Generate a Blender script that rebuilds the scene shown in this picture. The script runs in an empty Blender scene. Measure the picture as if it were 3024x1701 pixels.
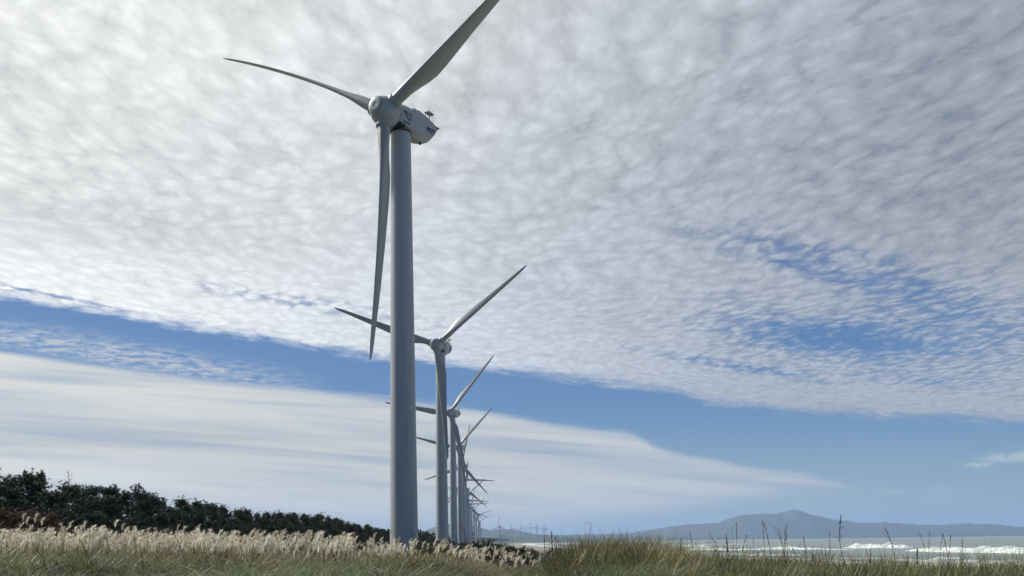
import bpy, math, random
import numpy as np
from mathutils import Vector, Matrix
R = math.radians
S = bpy.context.scene
COL = S.collection
rng = np.random.default_rng(11)
random.seed(5)

# ------------------------------------------------------------------ camera
F = 2800.0; CX = 1512.0; HY = 1600.6; PITCH = R(2.5); ROLL = R(.75)
CY = HY - F * math.tan(PITCH); EYE = 7.0
cd = bpy.data.cameras.new('camera'); cam = bpy.data.objects.new('camera', cd); COL.objects.link(cam)
cd.sensor_width = 36; cd.sensor_fit = 'HORIZONTAL'; cd.lens = 36 * F / 3024
cd.shift_y = (CY - 850.5) / 3024; cd.shift_x = 0
cd.clip_start = .1; cd.clip_end = 90000
cam.matrix_world = Matrix.Translation((0, 0, EYE)) @ Matrix.Rotation(R(90) + PITCH, 4, 'X') @ Matrix.Rotation(-ROLL, 4, 'Z')
S.camera = cam
S.render.resolution_x = 1024; S.render.resolution_y = 576

def ray(px, py):
    c, s = math.cos(ROLL), math.sin(ROLL)
    dx, dy = px - CX, py - CY
    x = (c * dx - s * dy) / F; u = -(s * dx + c * dy) / F
    return Vector((x, math.cos(PITCH) - math.sin(PITCH) * u, math.sin(PITCH) + math.cos(PITCH) * u))
def at(px, py, Y):
    r = ray(px, py); return Vector((0, 0, EYE)) + r * (Y / r.y)
def at_z(px, py, z=0.0):
    r = ray(px, py); return Vector((0, 0, EYE)) + r * ((z - EYE) / r.z)

# ------------------------------------------------------------------ light
SUN_AZ = R(-64); SUN_EL = R(42)          # left of the view direction (+Y), behind the turbines
sl = bpy.data.lights.new('sun', 'SUN'); so = bpy.data.objects.new('sun', sl); COL.objects.link(so)
sl.energy = 4.6; sl.angle = R(1.5); sl.color = (1, .95, .87)
sd = Vector((math.sin(SUN_AZ) * math.cos(SUN_EL), math.cos(SUN_AZ) * math.cos(SUN_EL), math.sin(SUN_EL)))
so.rotation_euler = sd.to_track_quat('Z', 'Y').to_euler()
S.view_settings.view_transform = 'Standard'; S.view_settings.look = 'None'
S.view_settings.exposure = 0.0; S.view_settings.gamma = 1
S.render.engine = 'CYCLES'
S.cycles.volume_bounces = 1; S.cycles.transparent_max_bounces = 16

# ---- small expression helper for shader nodes
class E:
    def __init__(s, nt, sock): s.nt = nt; s.k = sock
    def _m(s, op, *a, clamp=False):
        n = s.nt.nodes.new('ShaderNodeMath'); n.operation = op; n.use_clamp = clamp
        for i, v in enumerate((s,) + a):
            if isinstance(v, E): s.nt.links.new(v.k, n.inputs[i])
            else: n.inputs[i].default_value = v
        return E(s.nt, n.outputs[0])
    def __add__(s, o): return s._m('ADD', o)
    __radd__ = __add__
    def __sub__(s, o): return s._m('SUBTRACT', o)
    def __rsub__(s, o): return (s * -1) + o
    def __mul__(s, o): return s._m('MULTIPLY', o)
    __rmul__ = __mul__
    def __truediv__(s, o): return s._m('DIVIDE', o)
    def max(s, o): return s._m('MAXIMUM', o)
    def min(s, o): return s._m('MINIMUM', o)
    def pow(s, o): return s._m('POWER', o)
    def exp(s): return s._m('EXPONENT')
    def clamp(s): return s._m('ADD', 0.0, clamp=True)
    def ss(s, lo, hi, a=0., b=1., mode='SMOOTHSTEP'):
        n = s.nt.nodes.new('ShaderNodeMapRange'); n.interpolation_type = mode
        s.nt.links.new(s.k, n.inputs[0])
        for i, v in enumerate((lo, hi, a, b)):
            n.inputs[i + 1].default_value = v
        return E(s.nt, n.outputs[0])
    def lin(s, lo, hi, a=0., b=1.): return s.ss(lo, hi, a, b, 'LINEAR')
    def curve(s, pts, x0, x1):
        """value curve through (x, y) pairs, y inside 0..1"""
        t = s.lin(x0, x1)
        n = s.nt.nodes.new('ShaderNodeFloatCurve'); s.nt.links.new(t.k, n.inputs['Value'])
        c = n.mapping.curves[0]; P = [((x - x0) / (x1 - x0), y) for x, y in pts]
        c.points[0].location = P[0]; c.points[1].location = P[-1]
        for p in P[1:-1]: c.points.new(*p)
        n.mapping.update(); return E(s.nt, n.outputs[0])
def vec(nt, x, y, z=0.):
    n = nt.nodes.new('ShaderNodeCombineXYZ')
    for i, v in enumerate((x, y, z)):
        if isinstance(v, E): nt.links.new(v.k, n.inputs[i])
        else: n.inputs[i].default_value = v
    return n.outputs[0]
def noise(nt, v, scale, detail=3, rough=.5, dist=0., dim='3D'):
    n = nt.nodes.new('ShaderNodeTexNoise'); n.noise_dimensions = dim
    if v is not None: nt.links.new(v, n.inputs['Vector'])
    n.inputs['Scale'].default_value = scale; n.inputs['Detail'].default_value = detail
    n.inputs['Roughness'].default_value = rough; n.inputs['Distortion'].default_value = dist
    return E(nt, n.outputs['Fac'])
def mixc(nt, f, a, b):
    n = nt.nodes.new('ShaderNodeMix'); n.data_type = 'RGBA'
    for i, v in ((0, f), (6, a), (7, b)):
        if isinstance(v, E): nt.links.new(v.k, n.inputs[i])
        elif hasattr(v, 'is_output'): nt.links.new(v, n.inputs[i])
        elif isinstance(v, (tuple, list)): n.inputs[i].default_value = (*v, 1)
        else: n.inputs[i].default_value = v
    return n.outputs[2]

def scale(col, f):
    n = f.nt.nodes.new('ShaderNodeVectorMath'); n.operation = 'SCALE'
    f.nt.links.new(col, n.inputs[0]); f.nt.links.new(f.k, n.inputs['Scale']); return n.outputs[0]

# ------------------------------------------------------------------ sky
W = bpy.data.worlds.new('World'); S.world = W; W.use_nodes = True
nt = W.node_tree; nt.nodes.clear()
out = nt.nodes.new('ShaderNodeOutputWorld'); bg = nt.nodes.new('ShaderNodeBackground')
nt.links.new(bg.outputs[0], out.inputs[0]); bg.inputs[1].default_value = .1
sky = nt.nodes.new('ShaderNodeTexSky'); sky.sky_type = 'NISHITA'; sky.sun_disc = False
sky.sun_elevation = SUN_EL; sky.sun_rotation = SUN_AZ; sky.air_density = 1.0; sky.dust_density = .6; sky.ozone_density = 1.6
tc = nt.nodes.new('ShaderNodeTexCoord'); sp = nt.nodes.new('ShaderNodeSeparateXYZ')
nt.links.new(tc.outputs['Generated'], sp.inputs[0])
dx, dy, dz = (E(nt, sp.outputs[i]) for i in range(3))
front = dy.ss(-.15, .25)
yy = dy.max(.05)
a = dx / yy; w = dz / yy                     # bearing and slope of the direction
zz = dz.max(.012)
u = dx / zz; v = dy / zz                     # where the direction meets the flat cloud deck
# main altocumulus deck
uv = vec(nt, u + v * -.35, v * .8, 0.)
warp = noise(nt, vec(nt, u * .9, v * .9, 3.), 1.1, 3)
wv = vec(nt, u + v * .05 + warp * .34, v * .60 + warp * .26, 1.7)
cell = noise(nt, wv, 15., 4, .5, .15)
fine = noise(nt, wv, 60., 3, .6, .2)
vo = nt.nodes.new('ShaderNodeTexVoronoi'); vo.feature = 'SMOOTH_F1'; vo.inputs['Scale'].default_value = 18.; vo.inputs['Smoothness'].default_value = .45; vo.inputs['Randomness'].default_value = 1.
wz = nt.nodes.new('ShaderNodeVectorMath'); wz.operation = 'ADD'; nt.links.new(wv, wz.inputs[0])
n_ = nt.nodes.new('ShaderNodeTexNoise'); nt.links.new(wv, n_.inputs['Vector']); n_.inputs['Scale'].default_value = 14.; n_.inputs['Detail'].default_value = 3
n2_ = nt.nodes.new('ShaderNodeVectorMath'); n2_.operation = 'SCALE'; nt.links.new(n_.outputs['Color'], n2_.inputs[0]); n2_.inputs['Scale'].default_value = .085
nt.links.new(n2_.outputs[0], wz.inputs[1]); nt.links.new(wz.outputs[0], vo.inputs['Vector'])
cellv = 1. - E(nt, vo.outputs['Distance']).lin(.05, .75)
big = noise(nt, vec(nt, u * .8 - v * .3, v * .5, 8.), 1.2, 3, .5)
puff = (cell * .50 + cellv * .46 + fine * .34 - .17)
edge1 = a.curve([(-1.2, .33), (-.54, .263), (-.372, .235), (-.129, .192), (0, .176), (.131, .158), (.299, .131), (.54, .119), (1.2, .10)], -1.2, 1.2)
rag = (noise(nt, vec(nt, a * 16., w * 75. + a * 8., 2.), 1.3, 6, .72, .4) - .5)
e1 = w - edge1 + rag * .034
m1 = e1.ss(-.002, .014)
def blob(ca, cw, ra, rw, slope, k):
    da = a - ca; dw = (w - cw) - da * slope
    q = (da / ra) * (da / ra) + (dw / rw) * (dw / rw)
    return (q * -1).exp() * k
holes = None
for h in ((.38, .283, .16, .030, -.32, .70), (.335, .213, .12, .024, -.10, 1.05), (.50, .205, .20, .055, -.05, .62), (.28, .30, .10, .016, -.3, .3),
          (.24, .183, .11, .007, -.19, .85), (-.22, .258, .15, .010, -.17, .72), (-.50, .272, .10, .003, -.22, .9),
          (.22, .262, .06, .02, -.2, .25), (.42, .168, .12, .009, -.12, .35), (.34, .146, .30, .013, -.10, -.75)):
    b = blob(*h); holes = b if holes is None else holes + b
thin = a.ss(-.12, .5, .0, .30) * w.ss(.18, .4, .35, 1.)
edgethin = (e1.ss(0., .035, .32, 0.))
bias = 1.50 - thin - holes - edgethin + (big - .5) * .45
al1 = (bias + (puff - .5) * 1.5).ss(-.16, 1.08) * m1
# second, smoother sheet low in the sky
edge2 = a.curve([(-1.2, .28), (-.54, .213), (-.305, .178), (-.129, .157), (0, .137), (.09, .123), (.13, .117), (.15, .105), (.22, .088), (.33, .067), (.43, .034), (1.2, .0)], -1.2, 1.2)
rag2 = noise(nt, vec(nt, a * 6., w * 90. + a * 12., 5.), 1., 3, .55) - .5
e2 = edge2 - w + rag2 * a.lin(-.5, .3, .006, .022)
band = noise(nt, vec(nt, a * 1.6, (w + a * .10) * 34., 7.), 1., 4, .5, .4)
band2 = noise(nt, vec(nt, a * 3.5, (w + a * .08) * 95., 17.), 1., 3, .5, .2)
low = a.lin(-.25, .3, -.03, .05)
al2 = e2.ss(0., .010) * (.99 - band2.ss(.46, .74) * .34 - band.ss(.45, .70) * .40) * (w - low).ss(-.012, .016) * a.ss(.30, .53, 1., .0)
al2 = al2 * w.ss(.0, .06, .72, 1.)
rb = noise(nt, vec(nt, u * .9, v * .8, 4.), 13., 5, .72, .3)
al2b = blob(-.42, .2045, .21, .0145, -.19, 1.3).min(1.) * (rb.ss(.34, .68)) * .72
al2 = al2.max(al2b * a.ss(-.25, -.17, 1., 0.))
# little cumulus far out over the sea
cum = None
for h in ((.532, .083, .030, .0045, .06, 1.1), (.492, .0745, .013, .0028, 0, 1.), (.40, .0475, .016, .003, .0, .35), (.455, .048, .010, .004, .0, .4), (.447, .0385, .018, .003, .0, .3), (.31, .036, .02, .004, .0, .25)):
    b = blob(*h); cum = b if cum is None else cum + b
cum = (cum * noise(nt, vec(nt, a * 60., w * 130., 1.), 1., 3).ss(.25, .6)).min(.7)
# brightness toward the veiled sun
g = dx * sd.x + dy * sd.y + dz * sd.z
lum = g.ss(.18, .90, .37, .89)
tone = (puff - .53) * a.lin(-.5, .4, .74, .98) + (big - .5) * .30
lum1 = lum * (1.03 + tone * w.lin(.15, .5, .55, .75)) * w.ss(.15, .42, 1.30, 1.)
lum1 = lum1 * (1. - blob(-.42, .345, .22, .03, -.12, .17))
lum2 = a.lin(-.6, .45, .75, .53) * (1.12 - band * .2 - (noise(nt, vec(nt, a * 9., (w + a * .09) * 150., 3.), 1., 4, .6, .3) - .5) * .16) * (1. - blob(-.4, .115, .35, .022, -.06, .12))
lumc = mixc(nt, m1, (0, 0, 0), (1, 1, 1))
warm = mixc(nt, g.ss(.25, .85), (.86, .95, 1.10), (.985, 1., .98))
warm2 = mixc(nt, a.lin(-.6, .3), (1.0, 1.0, .93), (.95, 1., 1.03))
tint = nt.nodes.new('ShaderNodeVectorMath'); tint.operation = 'MULTIPLY'
nt.links.new(sky.outputs[0], tint.inputs[0]); tint.inputs[1].default_value = (.43, .60, .85)
horiz = mixc(nt, a.lin(-.5, .55), (4.6, 5.3, 5.6), (3.2, 4.45, 5.6))
skyc = mixc(nt, (w.ss(-.02, .15, .84, .0)) * front, scale(tint.outputs[0], a.lin(-.5, .4, .76, 1.)), horiz)
c = mixc(nt, al2 * front, skyc, scale(warm2, lum2 * 10.))
c = mixc(nt, cum * front, c, (5.2, 5.9, 6.2))
# overhead and left the deck goes on; behind the viewer the sky is open
far = dy.ss(-.25, .15)
over = (1. - front) * dz.ss(.1, .5)
c = mixc(nt, al1 * far, c, scale(warm, lum1 * 10.))
nt.links.new(c, bg.inputs[0])

# ------------------------------------------------------------------ helpers for objects
def tag(o, label=None, cat=None, group=None, kind=None):
    if label: o['label'] = label
    if cat: o['category'] = cat
    if group: o['group'] = group
    if kind: o['kind'] = kind
    return o
def link(name, mesh, parent=None):
    o = bpy.data.objects.new(name, mesh); COL.objects.link(o)
    if parent: o.parent = parent
    return o
def mesh_np(name, V, Fc, mat, col=None, smooth=False, uvname=None):
    """V (n,3); Fc (m,k) all quads or all tris; col (n,3) plant colour"""
    me = bpy.data.meshes.new(name)
    V = np.asarray(V, dtype=np.float32); Fc = np.asarray(Fc, dtype=np.int32); k = Fc.shape[1]; m = len(Fc)
    me.vertices.add(len(V)); me.vertices.foreach_set('co', V.ravel())
    me.loops.add(m * k); me.loops.foreach_set('vertex_index', Fc.ravel())
    me.polygons.add(m); me.polygons.foreach_set('loop_start', np.arange(m, dtype=np.int32) * k)
    me.polygons.foreach_set('loop_total', np.full(m, k, dtype=np.int32))
    if smooth: me.polygons.foreach_set('use_smooth', np.ones(m, dtype=bool))
    if col is not None:
        ca = me.color_attributes.new('Col', 'FLOAT_COLOR', 'POINT')
        C4 = np.ones((len(V), 4), np.float32); C4[:, :3] = col; ca.data.foreach_set('color', C4.ravel())
    me.materials.append(mat); me.update(calc_edges=True); me.validate(); return me
class MB:
    """collects mixed polygons"""
    def __init__(s): s.v = []; s.f = []
    def add(s, vs, fs):
        b = len(s.v); s.v += [tuple(p) for p in vs]; s.f += [tuple(b + i for i in f) for f in fs]
    def loft(s, rings, cap=True):
        n = len(rings[0]); vs = [p for r in rings for p in r]; fs = []
        for i in range(len(rings) - 1):
            for j in range(n):
                k = (j + 1) % n; fs.append((i * n + j, i * n + k, (i + 1) * n + k, (i + 1) * n + j))
        if cap: fs.append(tuple(range(n))[::-1]); fs.append(tuple((len(rings) - 1) * n + j for j in range(n)))
        s.add(vs, fs)
    def tube(s, pts, rad, n=6):
        rings = []; pts = [Vector(p) for p in pts]
        for i, p in enumerate(pts):
            t = (pts[min(i + 1, len(pts) - 1)] - pts[max(i - 1, 0)]).normalized()
            a = t.cross(Vector((0, 1, 0) if abs(t.y) < .9 else (1, 0, 0))).normalized(); b = t.cross(a)
            r = rad[i] if isinstance(rad, (list, tuple)) else rad
            rings.append([p + (a * math.cos(q) + b * math.sin(q)) * r for q in (2 * math.pi * j / n for j in range(n))])
        s.loft(rings)
    def box(s, lo, hi):
        x0, y0, z0 = lo; x1, y1, z1 = hi
        s.add([(x0, y0, z0), (x1, y0, z0), (x1, y1, z0), (x0, y1, z0), (x0, y0, z1), (x1, y0, z1), (x1, y1, z1), (x0, y1, z1)],
              [(0, 3, 2, 1), (4, 5, 6, 7), (0, 1, 5, 4), (1, 2, 6, 5), (2, 3, 7, 6), (3, 0, 4, 7)])
    def mesh(s, name, mat, smooth=False, ang=None):
        me = bpy.data.meshes.new(name); me.from_pydata(s.v, [], s.f); me.materials.append(mat)
        if smooth:
            for p in me.polygons: p.use_smooth = True
            if ang: me.set_sharp_from_angle(angle=R(ang))
        me.update(); return me

# ------------------------------------------------------------------ materials
def new_mat(name):
    m = bpy.data.materials.new(name); m.use_nodes = True; nt = m.node_tree; nt.nodes.clear()
    o = nt.nodes.new('ShaderNodeOutputMaterial'); return m, nt, o
def paint_mat(name, col, rough=.45, grime=.12):
    m, nt, o = new_mat(name); b = nt.nodes.new('ShaderNodeBsdfPrincipled'); nt.links.new(b.outputs[0], o.inputs[0])
    t = nt.nodes.new('ShaderNodeTexCoord'); mp = nt.nodes.new('ShaderNodeMapping'); nt.links.new(t.outputs['Object'], mp.inputs[0])
    mp.inputs['Scale'].default_value = (1.2, 1.2, .07)
    n1 = noise(nt, mp.outputs[0], 1.0, 5, .6); n2 = noise(nt, t.outputs['Object'], 3., 4, .6)
    f = n1.ss(.42, .78) * .6 + n2.ss(.5, .8) * .4
    dirt = tuple(c_ * k for c_, k in zip(col, (1 - grime * 2.2, 1 - grime * 2.4, 1 - grime * 2.9)))
    nt.links.new(mixc(nt, f, col, dirt), b.inputs['Base Color'])
    nt.links.new((n2.lin(.2, .8, rough - .08, rough + .12)).k, b.inputs['Roughness'])
    return m
M_TOWER = paint_mat('tower_paint', (.40, .43, .45)); M_BLADE = paint_mat('blade_gelcoat', (.36, .37, .355), .4)
M_NAC = paint_mat('nacelle_shell', (.36, .39, .42), .4)
M_DARK = paint_mat('dark_opening', (.02, .022, .026), .7); M_MARK = paint_mat('marking_film', (.035, .04, .06), .5, .05)
M_LOUV = paint_mat('louvre', (.16, .18, .22), .5); M_STEEL = paint_mat('galvanised_steel', (.16, .17, .19), .5)
def plant_mat(name, trans=.35, rough=.55):
    m, nt, o = new_mat(name); at_ = nt.nodes.new('ShaderNodeAttribute'); at_.attribute_name = 'Col'
    d = nt.nodes.new('ShaderNodeBsdfPrincipled'); d.inputs['Roughness'].default_value = rough
    nt.links.new(at_.outputs['Color'], d.inputs['Base Color'])
    tr = nt.nodes.new('ShaderNodeBsdfTranslucent'); nt.links.new(at_.outputs['Color'], tr.inputs[0])
    mx = nt.nodes.new('ShaderNodeMixShader'); mx.inputs[0].default_value = trans
    nt.links.new(d.outputs[0], mx.inputs[1]); nt.links.new(tr.outputs[0], mx.inputs[2]); nt.links.new(mx.outputs[0], o.inputs[0])
    return m
M_GRASS = plant_mat('grass_leaf', .32, .45); M_PLUME = plant_mat('plume_fluff', .45, .9)
M_NEEDLE = plant_mat('pine_needle', .06, .6); M_STALK = plant_mat('dry_stalk', .05, .8)
def bark_mat():
    m, nt, o = new_mat('bark'); b = nt.nodes.new('ShaderNodeBsdfPrincipled'); nt.links.new(b.outputs[0], o.inputs[0])
    t = nt.nodes.new('ShaderNodeTexCoord'); n = noise(nt, t.outputs['Object'], 6., 5, .6)
    nt.links.new(mixc(nt, n, (.035, .028, .022), (.10, .08, .06)), b.inputs['Base Color']); b.inputs['Roughness'].default_value = .9
    return m
M_BARK = bark_mat()

# ------------------------------------------------------------------ ground
def shore(Y):
    return np.interp(Y, [-3000, -200, 240, 376, 1000, 2800, 4200, 6000, 9000, 13000, 40000],
                     [160, 105, 72, 60, 48, 26, 60, 330, 1500, 4200, 26000])
def vnoise(X, Y, sc, seed=0):
    X = np.asarray(X, float) / sc + seed * 17.3; Y = np.asarray(Y, float) / sc + seed * 5.1
    xi = np.floor(X); yi = np.floor(Y); fx = X - xi; fy = Y - yi; fx = fx * fx * (3 - 2 * fx); fy = fy * fy * (3 - 2 * fy)
    h = lambda i, j: np.mod(np.sin(i * 127.1 + j * 311.7 + seed) * 43758.5453, 1.0)
    return (h(xi, yi) * (1 - fx) + h(xi + 1, yi) * fx) * (1 - fy) + (h(xi, yi + 1) * (1 - fx) + h(xi + 1, yi + 1) * fx) * fy
def ground(X, Y):
    X = np.asarray(X, float); Y = np.asarray(Y, float)
    s = shore(Y) - X
    z = np.interp(s, [-4000, -300, 0, 30, 42, 62, 74, 95, 4000], [-14, -5, 0, 1.0, 1.9, 4.6, 5.25, 5.3, 5.3])
    dip = np.exp(-((X - 12) / 26) ** 2) * np.interp(Y, [30, 55, 400, 1500], [0, 1, 1, .4]) * 1.3
    z = z - dip * (s > 20)
    mask = np.interp(Y, [-30, 4, 12, 30, 45, 70], [.4, .6, 1.1, 1, .35, 0]) * (s > 0)
    near = np.interp(X * 25 / np.clip(Y, 12, 40), [-40, -15, -4, -1.8, -.3, .8, 1.5, 2.4, 3.6, 5, 8, 16, 40],
                     [1.05, .95, .85, .85, .52, .66, .94, .94, .90, .76, .57, .50, .32])
    z = z + near * mask
    inland = np.interp(X, [-400, -60, -36, -20], [3.0, 1.4, .8, 0]) * np.interp(Y, [0, 3000, 9000], [1, .6, 0])
    z = z + inland + (vnoise(X, Y, 9, 1) - .5) * .35 * (s > 40) + (vnoise(X, Y, 40, 2) - .5) * .8 * (s > 60) * (Y > 60)
    return z
ys = np.concatenate([np.linspace(-60, 0, 8), np.linspace(2, 60, 50), np.geomspace(62, 30000, 90)])
tt = np.linspace(-1, 1, 281); tt = np.sign(tt) * (np.abs(tt) * .12 + np.abs(tt) ** 3 * 2.6)
YY, TT = np.meshgrid(ys, tt, indexing='ij'); XX = (YY + 85) * TT
V = np.stack([XX, YY, ground(XX, YY)], -1).reshape(-1, 3)
def grid_faces(nr, nc):
    i = np.arange(nr - 1)[:, None] * nc + np.arange(nc - 1)[None]; i = i.ravel()
    return np.stack([i, i + 1, i + nc + 1, i + nc], 1)
m, nt, o = new_mat('dune_soil'); b = nt.nodes.new('ShaderNodeBsdfPrincipled'); nt.links.new(b.outputs[0], o.inputs[0])
b.inputs['Roughness'].default_value = .95
geo = nt.nodes.new('ShaderNodeNewGeometry'); sep = nt.nodes.new('ShaderNodeSeparateXYZ'); nt.links.new(geo.outputs['Position'], sep.inputs[0])
pz = E(nt, sep.outputs[2])
n1 = noise(nt, geo.outputs['Position'], .9, 5, .6); n2 = noise(nt, geo.outputs['Position'], .03, 5, .65)
grassy = mixc(nt, n2.ss(.35, .65), (.085, .085, .035), (.17, .15, .085))
grassy = mixc(nt, n1.ss(.3, .75), grassy, (.05, .055, .022))
sand = mixc(nt, n1, (.26, .23, .18), (.33, .30, .24))
nt.links.new(mixc(nt, (pz + (n1 - .5) * .8).ss(1.3, 2.2), sand, grassy), b.inputs['Base Color'])
bp = nt.nodes.new('ShaderNodeBump'); bp.inputs['Distance'].default_value = .2; nt.links.new(n1.k, bp.inputs['Height']); nt.links.new(bp.outputs[0], b.inputs['Normal'])
tag(link('ground', mesh_np('ground', V, grid_faces(len(ys), len(tt)), m, smooth=True)), kind='structure')

# ------------------------------------------------------------------ sea and surf
ysea = np.concatenate([np.linspace(-400, 60, 12), np.linspace(80, 900, 110), np.geomspace(920, 40000, 70)])
off = np.concatenate([np.linspace(-40, 400, 90), np.geomspace(410, 60000, 50)])
YY, OO = np.meshgrid(ysea, off, indexing='ij'); XX = shore(YY) + OO
sw = np.sin(OO / 9. + vnoise(XX, YY, 60, 3) * 5) * .28 * np.clip((OO + 5) / 60, 0, 1) + (vnoise(XX, YY, 14, 4) - .5) * .35
V = np.stack([XX, YY, sw * (OO < 900)], -1).reshape(-1, 3)
foamc = np.clip(OO, -50, 5000).reshape(-1)
m, nt, o = new_mat('sea_water'); b = nt.nodes.new('ShaderNodeBsdfPrincipled'); nt.links.new(b.outputs[0], o.inputs[0])
geo = nt.nodes.new('ShaderNodeNewGeometry'); att = nt.nodes.new('ShaderNodeAttribute'); att.attribute_name = 'shore'
so_ = E(nt, att.outputs['Fac'])
mp = nt.nodes.new('ShaderNodeMapping'); nt.links.new(geo.outputs['Position'], mp.inputs[0]); mp.inputs['Scale'].default_value = (1., .35, 1.)
f1 = noise(nt, mp.outputs[0], .06, 6, .68, .6); f2 = noise(nt, mp.outputs[0], .5, 4, .6, .4); f3 = noise(nt, mp.outputs[0], .018, 3, .5)
foam = (f1 * .6 + f2 * .25 + f3 * .35 - so_.lin(0., 170., .48, .86)).ss(.02, .12)
wat = mixc(nt, f3.ss(.3, .7), (.19, .235, .225), (.26, .30, .27))
nt.links.new(mixc(nt, foam, wat, (.80, .82, .82)), b.inputs['Base Color'])
nt.links.new(foam.lin(0., 1., .38, .8).k, b.inputs['Roughness']); b.inputs['IOR'].default_value = 1.33
wv_ = noise(nt, mp.outputs[0], .35, 6, .62, .3)
bp = nt.nodes.new('ShaderNodeBump'); bp.inputs['Distance'].default_value = 1.6; bp.inputs['Strength'].default_value = .9
nt.links.new((wv_ + foam * .2).k, bp.inputs['Height']); nt.links.new(bp.outputs[0], b.inputs['Normal'])
me = mesh_np('sea', V, grid_faces(len(ysea), len(off)), m, smooth=True)
fa = me.attributes.new('shore', 'FLOAT', 'POINT'); fa.data.foreach_set('value', foamc.astype(np.float32))
tag(link('sea', me), kind='structure')

m, nt, o = new_mat('foam'); b = nt.nodes.new('ShaderNodeBsdfPrincipled'); nt.links.new(b.outputs[0], o.inputs[0])
b.inputs['Roughness'].default_value = .8; b.inputs['Subsurface Weight'].default_value = .0
tcf = nt.nodes.new('ShaderNodeNewGeometry'); nf = noise(nt, tcf.outputs['Position'], .8, 6, .7, .5); nf2 = noise(nt, tcf.outputs['Position'], .16, 3, .6)
sepf = nt.nodes.new('ShaderNodeSeparateXYZ'); nt.links.new(tcf.outputs['Position'], sepf.inputs[0])
nt.links.new(mixc(nt, (nf + (nf2 - .5) * .8).ss(.42, .66), (.42, .50, .46), (.86, .88, .88)), b.inputs['Base Color'])
bp = nt.nodes.new('ShaderNodeBump'); bp.inputs['Distance'].default_value = .5; nt.links.new(nf.k, bp.inputs['Height']); nt.links.new(bp.outputs[0], b.inputs['Normal'])
M_FOAM = m
def breaker(p0, p1, h0, h1, depth, seed):
    """rolling foam ridge between two points of the photo's sea surface"""
    A = at_z(*p0); B = at_z(*p1); n = max(30, int((B - A).length / .8)); k = 9
    d = (B - A).normalized(); q = Vector((d.y, -d.x, 0));
    if q.y > 0: q = -q                       # q points toward the land
    V = []
    for i in range(n):
        t = i / (n - 1); env = min(1, math.sin(math.pi * t) ** .5 * 1.15)
        h = 1.05 * (h0 + (h1 - h0) * t) * env * (.55 + .75 * float(vnoise(i * .8, 3, 7, seed)) + .35 * float(vnoise(i * .8, 9, 2.2, seed + 1)))
        base = A.lerp(B, t) + q * ((float(vnoise(i * .8, 1, 22, seed)) - .5) * depth * .9)
        for j in range(k):
            s_ = j / (k - 1); prof = math.sin(math.pi * min(1, s_ * 1.0)) ** .7 * (1.15 - .5 * s_)
            z = h * prof * (.85 + .3 * float(vnoise(i * .8, j, 1.4, seed + 2))) - .15
            V.append(base + q * ((s_ - .5) * depth * (.4 + .6 * env)) + Vector((0, 0, z)))
    o_ = link('breaking_wave', mesh_np('breaking_wave', V, grid_faces(n, k), M_FOAM, smooth=True)); tag(o_, kind='structure')
breaker((2475, 1620), (2690, 1620), 2.6, 2.9, 9, 1)
breaker((2600, 1616), (2672, 1615), 2.8, 2.4, 8, 12)
breaker((2680, 1627), (3180, 1636), 2.0, 2.4, 9, 2)
breaker((2225, 1624), (2520, 1624), 2.0, .8, 8, 3)
breaker((1960, 1617), (2110, 1616), 2.2, 1.4, 8, 4)
breaker((2020, 1624), (2260, 1625), 1.6, .9, 8, 5)
breaker((2640, 1655), (3150, 1672), .8, .9, 7, 6)
breaker((2100, 1640), (2420, 1642), .8, .8, 7, 7)
breaker((2770, 1650), (2840, 1652), .9, .8, 6, 8)
breaker((1560, 1606), (1760, 1607), 1.2, 1.2, 20, 9)
breaker((2000, 1610), (2230, 1607), .7, .8, 9, 10)

# ------------------------------------------------------------------ mountains and coastal hills
m, nt, o = new_mat('forested_slope'); b = nt.nodes.new('ShaderNodeBsdfPrincipled'); nt.links.new(b.outputs[0], o.inputs[0]); b.inputs['Roughness'].default_value = 1
geo = nt.nodes.new('ShaderNodeNewGeometry'); n1 = noise(nt, geo.outputs['Position'], .004, 6, .65)
nt.links.new(mixc(nt, n1, (.012, .03, .02), (.10, .11, .07)), b.inputs['Base Color']); M_SLOPE = m
def ridge(name, prof, Y, dep, rough_, seed, n=420, rows=26):
    px = np.array([p[0] for p in prof], float); py = np.array([p[1] for p in prof], float)
    xs = np.linspace(px[0], px[-1], n); yv = np.interp(xs, px, py); V = []
    nz = (vnoise(xs, 0 * xs, 14, seed) - .5) * 2.0 + (vnoise(xs, 0 * xs, 5, seed + 1) - .5) * 1.2
    tops = [at(x, y + k * rough_, Y) for x, y, k in zip(xs, yv, nz)]
    for j in range(rows):
        t = -1 + 2 * j / (rows - 1)
        prof_ = (math.cos(t * math.pi) * .5 + .5) ** .75
        for i, p in enumerate(tops):
            yj = Y + t * dep; sc = yj / Y
            zn = (float(vnoise(i * 3, j * 6, 14, seed + 3)) - .5) * .28 * (1 - abs(t)) * (1 if abs(t) > .01 else 0)
            V.append((p.x * (1 + (sc - 1) * .4), yj, max(-3, (p.z + 3) * prof_ * (1 + zn * (prof_ < .97)) - 3)))
    tag(link(name, mesh_np(name, V, grid_faces(rows, n), M_SLOPE, smooth=True)), kind='structure')
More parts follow.
